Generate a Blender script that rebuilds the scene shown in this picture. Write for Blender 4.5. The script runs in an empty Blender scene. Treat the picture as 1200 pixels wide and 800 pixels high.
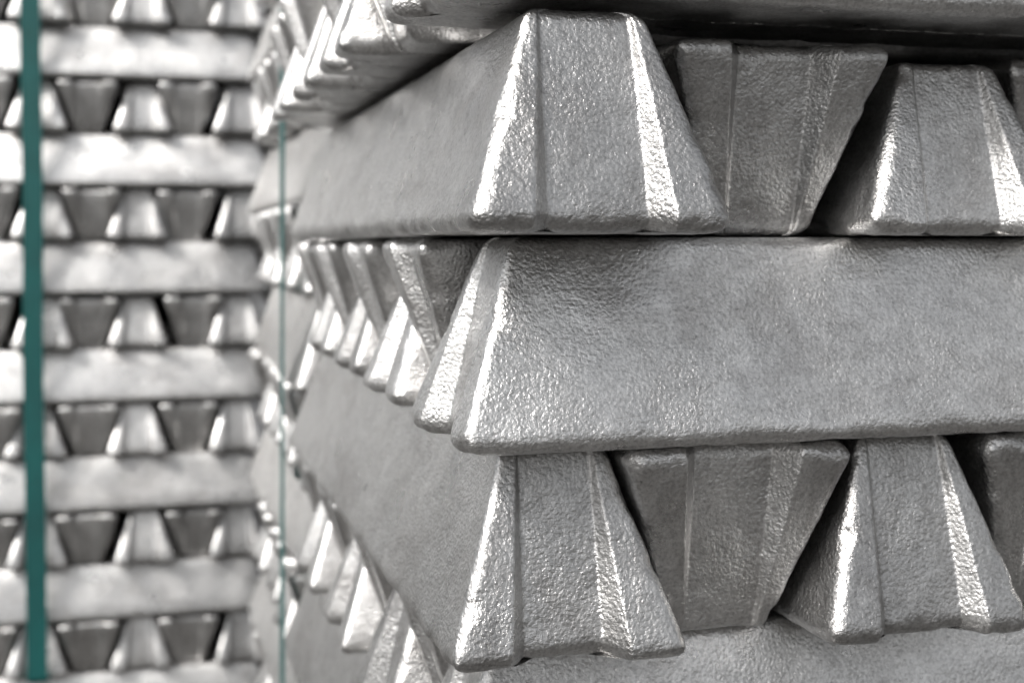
import bpy, math, random
from mathutils import Vector, noise, Matrix, Euler

# ------------------------------------------------------------------ camera
scene = bpy.context.scene
col = scene.collection
YAW = math.radians(15.1)
cam_d = bpy.data.cameras.new('camera')
cam = bpy.data.objects.new('camera', cam_d); col.objects.link(cam)
cam.location = (-0.142, -0.635, 0.003)
cam.rotation_euler = (math.radians(90), 0, -YAW)
cam_d.sensor_width = 36; cam_d.lens = 47.7
cam_d.shift_y = -0.094
cam_d.clip_start = 0.02; cam_d.clip_end = 2000
cam_d.dof.use_dof = True
cam_d.dof.focus_distance = 0.645
cam_d.dof.aperture_fstop = 8.0
scene.camera = cam

# ------------------------------------------------------------------ light
SUN_EL, SUN_AZ = 45.0, 239.0        # azimuth the light comes FROM, degrees clockwise from +Y
world = bpy.data.worlds.new('World'); scene.world = world; world.use_nodes = True
wn = world.node_tree.nodes; wl = world.node_tree.links
bg = wn['Background']; bg.inputs['Strength'].default_value = 0.075
sky = wn.new('ShaderNodeTexSky'); sky.sky_type = 'NISHITA'; sky.sun_disc = False
sky.sun_elevation = math.radians(SUN_EL); sky.sun_rotation = math.radians(SUN_AZ)
sky.air_density = 1.0; sky.dust_density = 3.0; sky.ozone_density = 0.6
hs = wn.new('ShaderNodeHueSaturation'); hs.inputs['Saturation'].default_value = 0.12     # milky overcast
wl.new(sky.outputs['Color'], hs.inputs['Color']); wl.new(hs.outputs['Color'], bg.inputs['Color'])
sun_d = bpy.data.lights.new('sun', 'SUN'); sun_d.energy = 2.4; sun_d.angle = math.radians(16)
sun_d.color = (1.0, 0.965, 0.93)
sun = bpy.data.objects.new('sun', sun_d); col.objects.link(sun)
a, e = math.radians(SUN_AZ), math.radians(SUN_EL)
sdir = Vector((math.sin(a) * math.cos(e), math.cos(a) * math.cos(e), math.sin(e)))
sun.rotation_euler = sdir.to_track_quat('Z', 'Y').to_euler()
sun.location = sdir * 5
vs = scene.view_settings
vs.view_transform = 'Standard'; vs.look = 'None'; vs.exposure = 1.0; vs.gamma = 1.0
vs.use_curve_mapping = False

GROUND = -0.919
LH = 0.105          # height of one layer of ingots

# ------------------------------------------------------------------ materials
def new_mat(name):
    m = bpy.data.materials.new(name); m.use_nodes = True
    nt = m.node_tree
    return m, nt, nt.nodes['Principled BSDF']

def nd(nt, t, **kw):
    n = nt.nodes.new(t)
    for k, v in kw.items():
        setattr(n, k, v)
    return n

def noise_tex(nt, vec, scale, detail=3.0, rough=0.55, dist=0.0):
    n = nd(nt, 'ShaderNodeTexNoise')
    n.inputs['Scale'].default_value = scale; n.inputs['Detail'].default_value = detail
    n.inputs['Roughness'].default_value = rough; n.inputs['Distortion'].default_value = dist
    nt.links.new(vec, n.inputs['Vector'])
    return n.outputs['Fac']

def ramp(nt, fac, stops):
    r = nd(nt, 'ShaderNodeValToRGB')
    els = r.color_ramp.elements
    while len(els) < len(stops): els.new(0.5)
    for el, (p, c) in zip(els, stops):
        el.position = p
        el.color = (c, c, c, 1) if not isinstance(c, tuple) else (*c, 1)
    nt.links.new(fac, r.inputs['Fac'])
    return r.outputs['Color']

def math_n(nt, op, a, b):
    m = nd(nt, 'ShaderNodeMath', operation=op)
    for s, v in zip(m.inputs, (a, b)):
        if isinstance(v, (int, float)): s.default_value = v
        else: nt.links.new(v, s)
    return m.outputs[0]

def mix_rgb(nt, mode, fac, a, b):
    m = nd(nt, 'ShaderNodeMix', data_type='RGBA', blend_type=mode)
    for s, v in ((m.inputs['Factor'], fac), (m.inputs['A'], a), (m.inputs['B'], b)):
        if isinstance(v, (int, float)): s.default_value = v
        elif isinstance(v, tuple): s.default_value = (*v, 1)
        else: nt.links.new(v, s)
    return m.outputs['Result']

def aluminium():
    m, nt, p = new_mat('cast_aluminium')
    tc = nd(nt, 'ShaderNodeTexCoord'); oi = nd(nt, 'ShaderNodeObjectInfo')
    mul = nd(nt, 'ShaderNodeVectorMath', operation='MULTIPLY_ADD')
    comb = nd(nt, 'ShaderNodeCombineXYZ')
    for i in range(3): nt.links.new(oi.outputs['Random'], comb.inputs[i])
    nt.links.new(comb.outputs[0], mul.inputs[0]); mul.inputs[1].default_value = (37.0, 91.0, 53.0)
    nt.links.new(tc.outputs['Object'], mul.inputs[2])
    v = mul.outputs[0]
    # colour: clean cast metal with dull oxide clouds and sparse dark specks
    big = noise_tex(nt, v, 14, 4, 0.6, 0.4)
    c1 = ramp(nt, big, [(0.30, (0.70, 0.695, 0.69)), (0.70, (0.83, 0.825, 0.815))])
    mid = noise_tex(nt, v, 120, 3, 0.6)
    c2 = ramp(nt, mid, [(0.28, 0.84), (0.62, 1.0)])
    gr = ramp(nt, noise_tex(nt, v, 520, 3, 0.6), [(0.34, 0.72), (0.56, 1.0)])
    c = mix_rgb(nt, 'MULTIPLY', 1.0, c1, c2)
    c = mix_rgb(nt, 'MULTIPLY', 1.0, c, gr)
    spk = noise_tex(nt, v, 75, 6, 0.72, 0.6)
    c3 = ramp(nt, spk, [(0.26, 0.22), (0.34, 1.0)])
    c = mix_rgb(nt, 'MULTIPLY', 0.8, c, c3)
    st = nd(nt, 'ShaderNodeMapping'); st.inputs['Scale'].default_value = (6, 22, 9); st.inputs['Rotation'].default_value = (0.2, 0.5, 0.1)
    nt.links.new(v, st.inputs['Vector'])
    stain = ramp(nt, noise_tex(nt, st.outputs[0], 1.6, 6, 0.68, 0.8), [(0.34, (0.78, 0.77, 0.765)), (0.52, (1.0, 1.0, 1.0))])
    c = mix_rgb(nt, 'MULTIPLY', 1.0, c, stain)
    # every ingot slightly brighter or duller
    tone = math_n(nt, 'MULTIPLY_ADD', oi.outputs['Random'], 0.30)
    tone.node.inputs[2].default_value = 0.78
    c = mix_rgb(nt, 'MULTIPLY', 1.0, c, tone)
    nt.links.new(c, p.inputs['Base Color'])
    p.inputs['Metallic'].default_value = 1.0
    rg = noise_tex(nt, v, 26, 5, 0.65)
    r = ramp(nt, rg, [(0.3, 0.25), (0.7, 0.40)])
    nt.links.new(r, p.inputs['Roughness'])
    # mould skin: fine pebbling that comes and goes, shrink ripples, scattered pits and scratches
    vp = nd(nt, 'ShaderNodeTexVoronoi', feature='F1'); vp.inputs['Scale'].default_value = 430
    nt.links.new(v, vp.inputs['Vector'])
    f0 = noise_tex(nt, v, 620, 3, 0.65, 0.0)
    f1 = math_n(nt, 'SUBTRACT', math_n(nt, 'MULTIPLY', f0, 1.0), math_n(nt, 'MULTIPLY', vp.outputs['Distance'], 0.55))
    patch = ramp(nt, noise_tex(nt, v, 19, 3, 0.55), [(0.32, 0.55), (0.62, 1.0)])
    f2 = noise_tex(nt, v, 110, 3, 0.55, 0.0)
    mp = nd(nt, 'ShaderNodeMapping'); mp.inputs['Scale'].default_value = (9, 120, 120)
    mp.inputs['Rotation'].default_value = (0.3, 0.35, 0.2)
    nt.links.new(v, mp.inputs['Vector'])
    scr = ramp(nt, noise_tex(nt, mp.outputs[0], 3.0, 2, 0.5), [(0.30, 0.0), (0.36, 1.0)])
    vo = nd(nt, 'ShaderNodeTexVoronoi'); vo.inputs['Scale'].default_value = 85
    nt.links.new(v, vo.inputs['Vector'])
    pit = ramp(nt, vo.outputs['Distance'], [(0.05, 0.0), (0.16, 1.0)])
    pm = ramp(nt, noise_tex(nt, v, 33, 2, 0.5), [(0.52, 1.0), (0.60, 0.0)])       # where pits are absent
    pit = math_n(nt, 'MAXIMUM', pit, pm)
    h = math_n(nt, 'MULTIPLY', math_n(nt, 'MULTIPLY', f1, patch), 0.00082)
    h = math_n(nt, 'ADD', h, math_n(nt, 'MULTIPLY', f2, 0.0003))
    h = math_n(nt, 'ADD', h, math_n(nt, 'MULTIPLY', scr, 0.00008))
    h = math_n(nt, 'ADD', h, math_n(nt, 'MULTIPLY', pit, 0.0003))
    b = nd(nt, 'ShaderNodeBump'); b.inputs['Strength'].default_value = 0.8
    b.inputs['Distance'].default_value = 1.0
    nt.links.new(h, b.inputs['Height']); nt.links.new(b.outputs[0], p.inputs['Normal'])
    return m
ALU = aluminium()

def strap_mat():
    m, nt, p = new_mat('green_strap_plastic')
    tc = nd(nt, 'ShaderNodeTexCoord')
    f = noise_tex(nt, tc.outputs['Object'], 9, 4, 0.6)
    c = ramp(nt, f, [(0.3, (0.0, 0.056, 0.054)), (0.7, (0.0, 0.084, 0.080))])
    nt.links.new(c, p.inputs['Base Color'])
    p.inputs['Roughness'].default_value = 0.55
    w = nd(nt, 'ShaderNodeTexWave', wave_type='BANDS', bands_direction='Z')
    w.inputs['Scale'].default_value = 90; w.inputs['Distortion'].default_value = 1
    nt.links.new(tc.outputs['Object'], w.inputs['Vector'])
    b = nd(nt, 'ShaderNodeBump'); b.inputs['Strength'].default_value = 0.3; b.inputs['Distance'].default_value = 0.0006
    nt.links.new(w.outputs['Fac'], b.inputs['Height']); nt.links.new(b.outputs[0], p.inputs['Normal'])
    return m
STRAP = strap_mat()

def concrete():
    m, nt, p = new_mat('yard_concrete')
    tc = nd(nt, 'ShaderNodeTexCoord'); v = tc.outputs['Object']
    f = noise_tex(nt, v, 1.3, 6, 0.65, 0.3)
    c = ramp(nt, f, [(0.3, (0.04, 0.039, 0.038)), (0.7, (0.08, 0.078, 0.075))])
    g = ramp(nt, noise_tex(nt, v, 60, 4, 0.6), [(0.3, 0.75), (0.7, 1.0)])
    nt.links.new(mix_rgb(nt, 'MULTIPLY', 1.0, c, g), p.inputs['Base Color'])
    p.inputs['Roughness'].default_value = 0.85
    b = nd(nt, 'ShaderNodeBump'); b.inputs['Strength'].default_value = 0.4; b.inputs['Distance'].default_value = 0.004
    nt.links.new(noise_tex(nt, v, 80, 5, 0.6), b.inputs['Height']); nt.links.new(b.outputs[0], p.inputs['Normal'])
    return m
CONC = concrete()

# ------------------------------------------------------------------ the ground
def sheet(name, size, z, mat):
    me = bpy.data.meshes.new(name)
    s = size / 2
    me.from_pydata([(-s, -s, z), (s, -s, z), (s, s, z), (-s, s, z)], [], [(0, 1, 2, 3)])
    me.materials.append(mat)
    o = bpy.data.objects.new(name, me); col.objects.link(o)
    o['kind'] = 'structure'
    return o
sheet('ground', 1200, GROUND, CONC)

# ------------------------------------------------------------------ the ingot
IW, ITOP, IH, IL = 0.124, 0.054, 0.1042, 0.775      # base width, top width, height, length

def lerp(a, b, t): return a + (b - a) * t

def fillet(p0, p1, p2, r, n):
    d0 = (p0 - p1).normalized(); d2 = (p2 - p1).normalized()
    ang = d0.angle(d2)
    t = r / math.tan(ang / 2)
    t = min(t, (p0 - p1).length * 0.49, (p2 - p1).length * 0.49)
    A, B = p1 + d0 * t, p1 + d2 * t
    return [((1 - s) ** 2) * A + 2 * s * (1 - s) * p1 + s * s * B for s in [i / n for i in range(n + 1)]]

def outline(t, inset, q, va):
    """horizontal section at relative height t (0 = wide base), shrunk by inset"""
    w = lerp(IW, ITOP, t) / 2 - inset
    eo = lerp(IL / 2, IL / 2 - 0.036, t) - inset
    ec = lerp(IL / 2 - 0.0150 * va[0], IL / 2 - 0.038, t) - inset
    wc = lerp(0.0215, 0.0195, t) * va[1]
    ws = wc + lerp(0.0112, 0.0010, t) * va[2]
    wc = min(wc, w - 0.006); ws = min(ws, w - 0.004)
    P = [Vector((ec, 0)), Vector((ec, wc)), Vector((eo, ws)), Vector((eo, w)), Vector((0, w))]
    f1 = fillet(P[0], P[1], P[2], 0.0022, q['f'])
    f2 = fillet(P[1], P[2], P[3], 0.0020, q['f'])
    f3 = fillet(P[2], P[3], P[4], 0.0052 * va[3], q['c'])
    pts = []
    def seg(a, b, n):
        for i in range(1, n): pts.append(a.lerp(b, i / n))
    pts.append(P[0]); seg(P[0], f1[0], q['p']); pts.extend(f1)
    seg(f1[-1], f2[0], q['s']); pts.extend(f2)
    seg(f2[-1], f3[0], q['p']); pts.extend(f3)
    # the long side, denser towards the end
    n = q['l']; A = f3[-1]
    for i in range(1, n): pts.append(A.lerp(P[4], (i / n) ** 1.15))
    quarter = pts                                    # from (ec,0) round to just before (0,w)
    out = list(quarter) + [P[4]]
    out += [Vector((-p.x, p.y)) for p in reversed(quarter)]
    out += [Vector((-p.x, -p.y)) for p in quarter[1:]]
    out += [Vector((0, -w))]
    out += [Vector((p.x, -p.y)) for p in reversed(quarter[1:])]
    return out

def ingot_mesh(name, q, seed, disp):
    rnd = random.Random(seed)
    off = Vector((rnd.uniform(-50, 50), rnd.uniform(-50, 50), rnd.uniform(-50, 50)))
    va = [rnd.uniform(.85, 1.12), rnd.uniform(.93, 1.08), rnd.uniform(.85, 1.12), rnd.uniform(1.0, 1.7)]
    rb, rt = 0.0110 * rnd.uniform(.8, 1.15), 0.0052 * rnd.uniform(.8, 1.5)
    levels = []
    na = q['a']
    for i in range(na + 1):
        th = math.pi / 2 * i / na
        levels.append((rb * (1 - math.cos(th)), rb * (1 - math.sin(th))))
    n = q['h']
    for i in range(1, n):
        levels.append((lerp(rb, IH - rt, i / n), 0))
    for i in range(na + 1):
        th = math.pi / 2 * i / na
        levels.append((IH - rt + rt * math.sin(th), rt * (1 - math.cos(th))))
    rings = [(z, [(p.x, p.y) for p in outline(z / IH, ins, q, va)]) for z, ins in levels]
    verts, faces = [], []
    caps = q['cap']
    def cap(ring, z, rev):
        base = []
        for k in range(1, caps + 1):
            s = 1 - k / caps
            if k == caps: s = 0.02
            row = []
            for (x, y) in ring:
                row.append((x * lerp(1, 0.93, k / caps), y * s, z))
            base.append(row)
        return base
    low = cap(rings[0][1], 0.0, True)
    high = cap(rings[-1][1], IH, False)
    seq = [r for r in reversed(low)] + [[(x, y, z) for x, y in r] for z, r in rings] + high
    N = len(seq[0])
    nlow = len(low)
    for r in seq: verts.extend(r)
    for k in range(len(seq) - 1):
        for i in range(N):
            j = (i + 1) % N
            faces.append((k * N + i, k * N + j, (k + 1) * N + j, (k + 1) * N + i))
    # close the slits left on the two flat faces
    faces.append(tuple(reversed(range(N))))
    faces.append(tuple(range((len(seq) - 1) * N, len(seq) * N)))
    if disp:
        out = []
        amp = 0.22 if disp < 1 else 1.0
        nicks = []
        if disp > 1:
            for _ in range(30):
                t = rnd.random(); sx_, sy_ = rnd.choice((-1, 1)), rnd.choice((-1, 1))
                if rnd.random() < 0.65:            # along the upright corners and end rims
                    ex = (lerp(IL / 2, IL / 2 - 0.036, t)) * sx_; wy = lerp(IW, ITOP, t) / 2 * sy_
                    if rnd.random() < 0.4: t = 0.02; ex = IL / 2 * sx_; wy = rnd.uniform(-IW / 2, IW / 2)
                else:                               # along the long lower rim
                    t = rnd.choice((0.02, 0.97)); ex = rnd.uniform(-IL / 2, IL / 2); wy = lerp(IW, ITOP, t) / 2 * sy_
                nicks.append((Vector((ex, wy, t * IH)), rnd.uniform(0.003, 0.008), rnd.uniform(0.0006, 0.0016)))
        for (x, y, z) in verts:
            p = Vector((x, y, z)); t = z / IH
            w = lerp(IW, ITOP, t) / 2
            # push mostly along the face the vertex belongs to
            nx = 0.0; ny = 0.0; nz = 0.0
            if abs(x) > IL / 2 - 0.06 and abs(y) < w - 0.004: nx = math.copysign(1, x)
            if abs(y) > w - 0.012: ny = math.copysign(1, y)
            if z < 0.006: nz = -1
            if z > IH - 0.005: nz = 1
            d = noise.noise(p * 13 + off) * 0.0009 + noise.noise(p * 48 + off) * 0.0004
            if disp > 1: d += noise.noise(p * 130 + off) * 0.00035 + noise.noise(p * 260 + off) * 0.00015
            dz = d
            if z < 0.014:                           # ragged pour rim
                rim = noise.noise(Vector((x * 30, y * 30, 3.3)) + off) * 0.0022 + noise.noise(Vector((x * 80, y * 80, z * 80)) + off) * 0.0022
                d += rim * (1 - z / 0.014)
                dz = -abs(d) * 0.8 if nz < 0 else d
            d *= amp
            if nicks:
                for c_, r_, a_ in nicks:
                    dd = (p - c_).length
                    if dd < r_:
                        g = a_ * (1 - (dd / r_) ** 2)
                        x -= math.copysign(g, x) * (abs(x) > IL / 2 - .05); y -= math.copysign(g, y); z += g * .4 * (1 if t < .5 else -1)
            out.append((x + nx * d, y + ny * d, z + (abs(dz) * 0.6 if nz < 0 else (-abs(dz) * 0.6 if nz > 0 else 0))))
        verts = out
    me = bpy.data.meshes.new(name)
    me.from_pydata(verts, [], faces)
    me.update()
    me.polygons.foreach_set('use_smooth', [True] * len(me.polygons))
    me.materials.append(ALU)
    return me

Q_HI = dict(p=9, f=4, s=4, c=7, l=70, a=6, h=34, cap=6)
Q_MD = dict(p=4, f=2, s=2, c=4, l=24, a=4, h=12, cap=3)
Q_LO = dict(p=2, f=2, s=1, c=3, l=8, a=3, h=4, cap=2)
HI = [ingot_mesh('ingot_cast_fine', Q_HI, 11 + i, 2) for i in range(5)]
MD = [ingot_mesh('ingot_cast', Q_MD, 31 + i, 1) for i in range(5)]
LO = [ingot_mesh('ingot_cast_far', Q_LO, 51 + i, 0.5) for i in range(5)]

rng = random.Random(7)

def ingot(mesh, x, y, z, along, flip, label, group, yaw=0.0, scale=(1, 1, 1), pitch=0.0):
    """along: 'x' or 'y' length direction; flip: wide base on top"""
    o = bpy.data.objects.new('aluminium_ingot', mesh)
    col.objects.link(o)
    rz = (math.pi / 2 if along == 'y' else 0.0) + yaw
    if rng.random() < 0.5: rz += math.pi
    R = Matrix.Rotation(rz, 4, 'Z')
    if flip: R = R @ Matrix.Rotation(math.pi, 4, 'X')
    if pitch: R = R @ Matrix.Rotation(pitch, 4, 'Y')
    o.rotation_euler = R.to_euler()
    o.scale = scale
    o.location = (x, y, z + (IH * scale[2] if flip else 0))
    o['label'] = label; o['category'] = 'ingot'
    if group: o['group'] = group
    return o

# ------------------------------------------------------------------ near stack
PX = 0.0912       # pitch of the ingots inside a layer
ORD = ['first', 'second', 'third', 'fourth', 'fifth', 'sixth', 'seventh', 'eighth', 'ninth', 'tenth', 'eleventh', 'twelfth', 'thirteenth', 'fourteenth', 'fifteenth', 'sixteenth']
def near_stack():
    X_OFF = {1: 0.005, 3: 0.0, 5: -0.030, -1: 0.01, -3: 0.0, -5: 0.01}
    special = {
        (3, 0): 'long rough ingot lying sideways, its full flank facing out between two rows of ingot ends',
        (5, 0): 'ingot lying crosswise on top, overhanging the row of ends with a dark gap beneath',
        (1, 0): 'shaded ingot lying lengthwise under the lowest row of clear ingot ends',
        (2, 0): 'upright corner ingot under the long sideways ingot, its dull flank running back',
        (2, 1): 'upside-down dark ingot end beside the corner ingot, under the long sideways ingot',
        (2, 2): 'upright ingot end with bright fluted edges, second upright beneath the long sideways ingot',
        (2, 3): 'upside-down ingot end, second inverted one beneath the long sideways ingot',
        (4, 0): 'large upright ingot jutting out on top of the long sideways ingot',
        (4, 1): 'upside-down ingot with bright lumpy rim, wedged on top of the long sideways ingot',
        (4, 2): 'low upright ingot set back on the long sideways ingot, dark nicks on its corner',
        (4, 3): 'dark upside-down ingot half hidden behind the low upright ingot',
    }
    above = {5: 'topmost crosswise layer', 3: 'layer of the long sideways ingot', 1: 'layer under the corner ingot'}
    for k in range(-5, 7):                 # layer k spans z (k-4)*0.1 .. (k-3)*0.1
        z = 0.008 - (4 - k) * LH if k >= 1 else GROUND + (k + 5) * 0.102
        low = 1.0 if k >= 1 else 0.971
        vis = k in (1, 2, 3, 4, 5)
        if k % 2:                          # ingots run along X
            xo = X_OFF.get(k, 0.0)
            for i in range(8):
                flip = i % 2 == 1
                y = IW / 2 + i * PX + rng.uniform(-.0012, .0012)
                x = IL / 2 + xo + rng.uniform(-.005, .005) - (.012 if k == 1 and not flip else 0)
                mesh = (HI if (vis and i < 3) else MD if vis else LO)[rng.randrange(5)]
                yaw = rng.uniform(-.004, .004); zz = z + (.006 if k == 5 else 0); sc = (1, 1, low)
                if (k, i) == (3, 0): x = IL / 2 - .004; y -= .012; yaw = 0.03; mesh = HI[0]
                if (k, i) == (5, 0): y -= 0.040; x = IL / 2 - .024; mesh = HI[1]; yaw = 0.0
                if k == 1: y += 0.014
                lab = special.get((k, i))
                if lab: grp = None
                elif k in above:
                    lab = ('upside-down' if flip else 'upright') + ' ingot end on the receding side, ' + ORD[i] + ' from corner, ' + above[k]
                    grp = 'ingot ends along the receding side of the close stack'
                else:
                    lab = 'crosswise ingot in the hidden %s layers of the close stack' % ('top' if k > 5 else 'lower')
                    grp = 'unseen crosswise ingots of the close stack'
                ingot(mesh, x, y, zz, 'x', flip, lab, grp, yaw, sc)
        else:
            X2 = [.0575, .1525, .250, .352]
            X4 = [.057, .178, .281, .383]
            for i in range(8):
                flip = i % 2 == 1
                x = IW / 2 - 0.010 + i * 0.0935 + rng.uniform(-.001, .001)
                y = IL / 2 + rng.uniform(-.006, .006)
                mesh = (HI if (vis and i < 4) else MD if vis else LO)[rng.randrange(5)]
                yaw = rng.uniform(-.006, .006); sc = (1, 1, low)
                if k == 2 and i < 4:
                    x = X2[i]; y = IL / 2 + (-.012, -.004, -.020, -.004)[i]; sc = (1, (1, 1.05, 1.0, 1.03)[i], 1); mesh = HI[(2, 3, 4, 1)[i]]
                    if i == 0: yaw = 0.0
                if k == 4 and i < 4:
                    x = X4[i]; y = IL / 2 + (-.065, -.002, -.016, .02)[i]; mesh = HI[(4, 2, 3, 0)[i]]
                    sc = (1, (1.06, 1.02, 1.06, 1.02)[i], (1.02, .965, .91, .97)[i])
                    if i == 0: yaw = 0.0
                lab = special.get((k, i))
                if lab: grp = None
                else:
                    lab = 'ingot running back inside the close stack, hidden behind its front ends'
                    grp = 'unseen ingots running back through the close stack'
                ingot(mesh, x, y, z, 'y', flip, lab, grp, yaw, sc)
near_stack()

# ------------------------------------------------------------------ other stacks
def stack(x0, y0, layers, lh, side, xrows, yrows, lab, grp, meshes, ypitch=0.0895, jit=.006, first_x=True, ws=1.0):
    """x0: left (side=1) or right (side=-1) base corner of the front face; rows to build per layer"""
    for k in range(layers):
        z = GROUND + k * lh
        zs = lh / LH
        if (k % 2 == 0) == first_x:
            for i in range(8):
                if i not in xrows: continue
                flip = i % 2 == 1
                y = y0 + IW / 2 + i * PX + rng.uniform(-.001, .001)
                x = x0 + side * (IL / 2) + rng.uniform(-jit, jit)
                ingot(meshes[rng.randrange(5)], x, y, z, 'x', flip, lab('x', flip, k, i), grp('x', flip), rng.uniform(-.006, .006), (1, ws, zs))
        else:
            for i in range(8):
                if i not in yrows: continue
                flip = i % 2 == 1
                x = x0 + side * (IW / 2 + i * ypitch) + rng.uniform(-.0015, .0015)
                y = y0 + IL / 2 + rng.uniform(-jit, jit)
                ingot(meshes[rng.randrange(5)], x, y, z, 'y', flip, lab('y', flip, k, i), grp('y', flip), rng.uniform(-.02, .02), (1, ws * rng.uniform(.95, 1.02), zs * rng.uniform(.945, 1.0)))

def far_lab(d, flip, k, i):
    if d == 'x':
        if i: return 'crosswise ingot hidden inside the blurred stack with the wide green strap'
        if k == 0: return 'lowest lengthwise ingot of the blurred stack, below the end of the wide green strap'
        return 'pale lengthwise ingot crossed by the wide green strap, %s layer above its lower end' % ORD[k - 1]
    return '%s ingot end, %s from corner, %s layer above wide green strap\'s end' % ('dark upside-down' if flip else 'pale upright', ORD[i], ORD[k - 1])
def far_grp(d, flip):
    return 'strapped blurred stack, ' + ('lengthwise ingots' if d == 'x' else 'inverted ends' if flip else 'upright ends')
FX, FY = 0.098, 2.06
stack(FX, FY, 15, 0.1035, -1, (0, 1, 7), range(8), far_lab, far_grp, LO, jit=.008, ypitch=.0935, ws=.97)

def mid_lab(d, flip, k, i):
    if d == 'y':
        if i: return 'ingot hidden inside the stack behind the close one'
        return 'long ingot flank under the thin green strap, %s layer up from the ground' % ORD[k]
    return '%s ingot end on the thin-strapped stack\'s flank, %s along, %s layer up' % ('upside-down' if flip else 'upright', ORD[i], ORD[k])
def mid_grp(d, flip):
    return 'stack behind the close one, ' + ('flanks' if d == 'y' else 'inverted ends' if flip else 'upright ends')
TX, TY = 0.020, 0.86
stack(TX, TY, 13, 0.108, 1, range(8), (0, 1, 2, 7), mid_lab, mid_grp, LO)

def back_lab(d, flip, k, i):
    return '%s of the rearmost stack glimpsed between stacks, %s layer up' % ('lengthwise ingot' if d == 'x' else ORD[i] + (' inverted' if flip else ' upright') + ' ingot end', ORD[k])
def back_grp(d, flip):
    return 'rearmost stack, ' + ('lengthwise ingots' if d == 'x' else 'inverted ends' if flip else 'upright ends')
stack(0.06, 3.05, 16, 0.103, 1, (0, 7), (0, 1, 2, 7), back_lab, back_grp, LO)

# ------------------------------------------------------------------ straps
def strap_loop(name, pts, width_dir, width, thick, label, plane_n):
    """closed band through pts (a rectangle loop), rounded at the corners"""
    n = len(pts)
    loop = []
    for i in range(n):
        p0, p1, p2 = pts[i - 1], pts[i], pts[(i + 1) % n]
        d0 = (p0 - p1).normalized(); d2 = (p2 - p1).normalized(); r = 0.012
        A, B = p1 + d0 * r, p1 + d2 * r
        loop += [((1 - s) ** 2) * A + 2 * s * (1 - s) * p1 + s * s * B for s in (0, .25, .5, .75, 1)]
        m = 14
        C = p2 + (p1 - p2).normalized() * r
        for j in range(1, m):
            loop.append(B.lerp(C, j / m))
    N = len(loop)
    cen = sum(pts, Vector()) / n
    verts, faces = [], []
    for i, p in enumerate(loop):
        t = (loop[(i + 1) % N] - loop[i - 1]).normalized()
        out = t.cross(width_dir).normalized()
        if out.dot(p - cen) < 0: out = -out
        wob = noise.noise(p * 3.1) * 0.003
        tw = noise.noise(p * 2.3 + Vector((5, 5, 5))) * 0.0012
        for sw, so in ((-1, 0), (1, 0), (1, 1), (-1, 1)):
            verts.append(p + width_dir * (sw * width / 2 + wob) + out * (so * thick + (sw * tw + 0.0012)))
    for i in range(N):
        j = (i + 1) % N
        for k in range(4):
            l = (k + 1) % 4
            faces.append((i * 4 + k, i * 4 + l, j * 4 + l, j * 4 + k))
    me = bpy.data.meshes.new(name)
    me.from_pydata([tuple(v) for v in verts], [], faces); me.update()
    me.materials.append(STRAP)
    o = bpy.data.objects.new(name, me); col.objects.link(o)
    o['label'] = label; o['category'] = 'strap'
    return o
V = Vector
sx = -0.345
zt, zb = GROUND + 15 * .1035 + .001, GROUND + .1035
strap_loop('packing_strap', [V((sx + .006, FY - .013, zb)), V((sx - .008, FY - .013, zt)), V((sx - .008, FY + IL + .045, zt)), V((sx + .006, FY + IL + .045, zb))],
           V((1, 0, 0)), 0.036, 0.0012, 'wide dark green plastic strap running down the face of the blurred stack', None)
sy = TY + 0.10
zt = GROUND + 13 * .108 + .001; zb = GROUND + .108
strap_loop('packing_strap', [V((TX - .007, sy, zb)), V((TX - .007, sy, zt)), V((TX + IL + .01, sy, zt)), V((TX + IL + .01, sy, zb))],
           V((0, 1, 0)), 0.042, 0.0012, 'thin-looking green strap seen edge-on on the flank of the stack behind the close one', None)
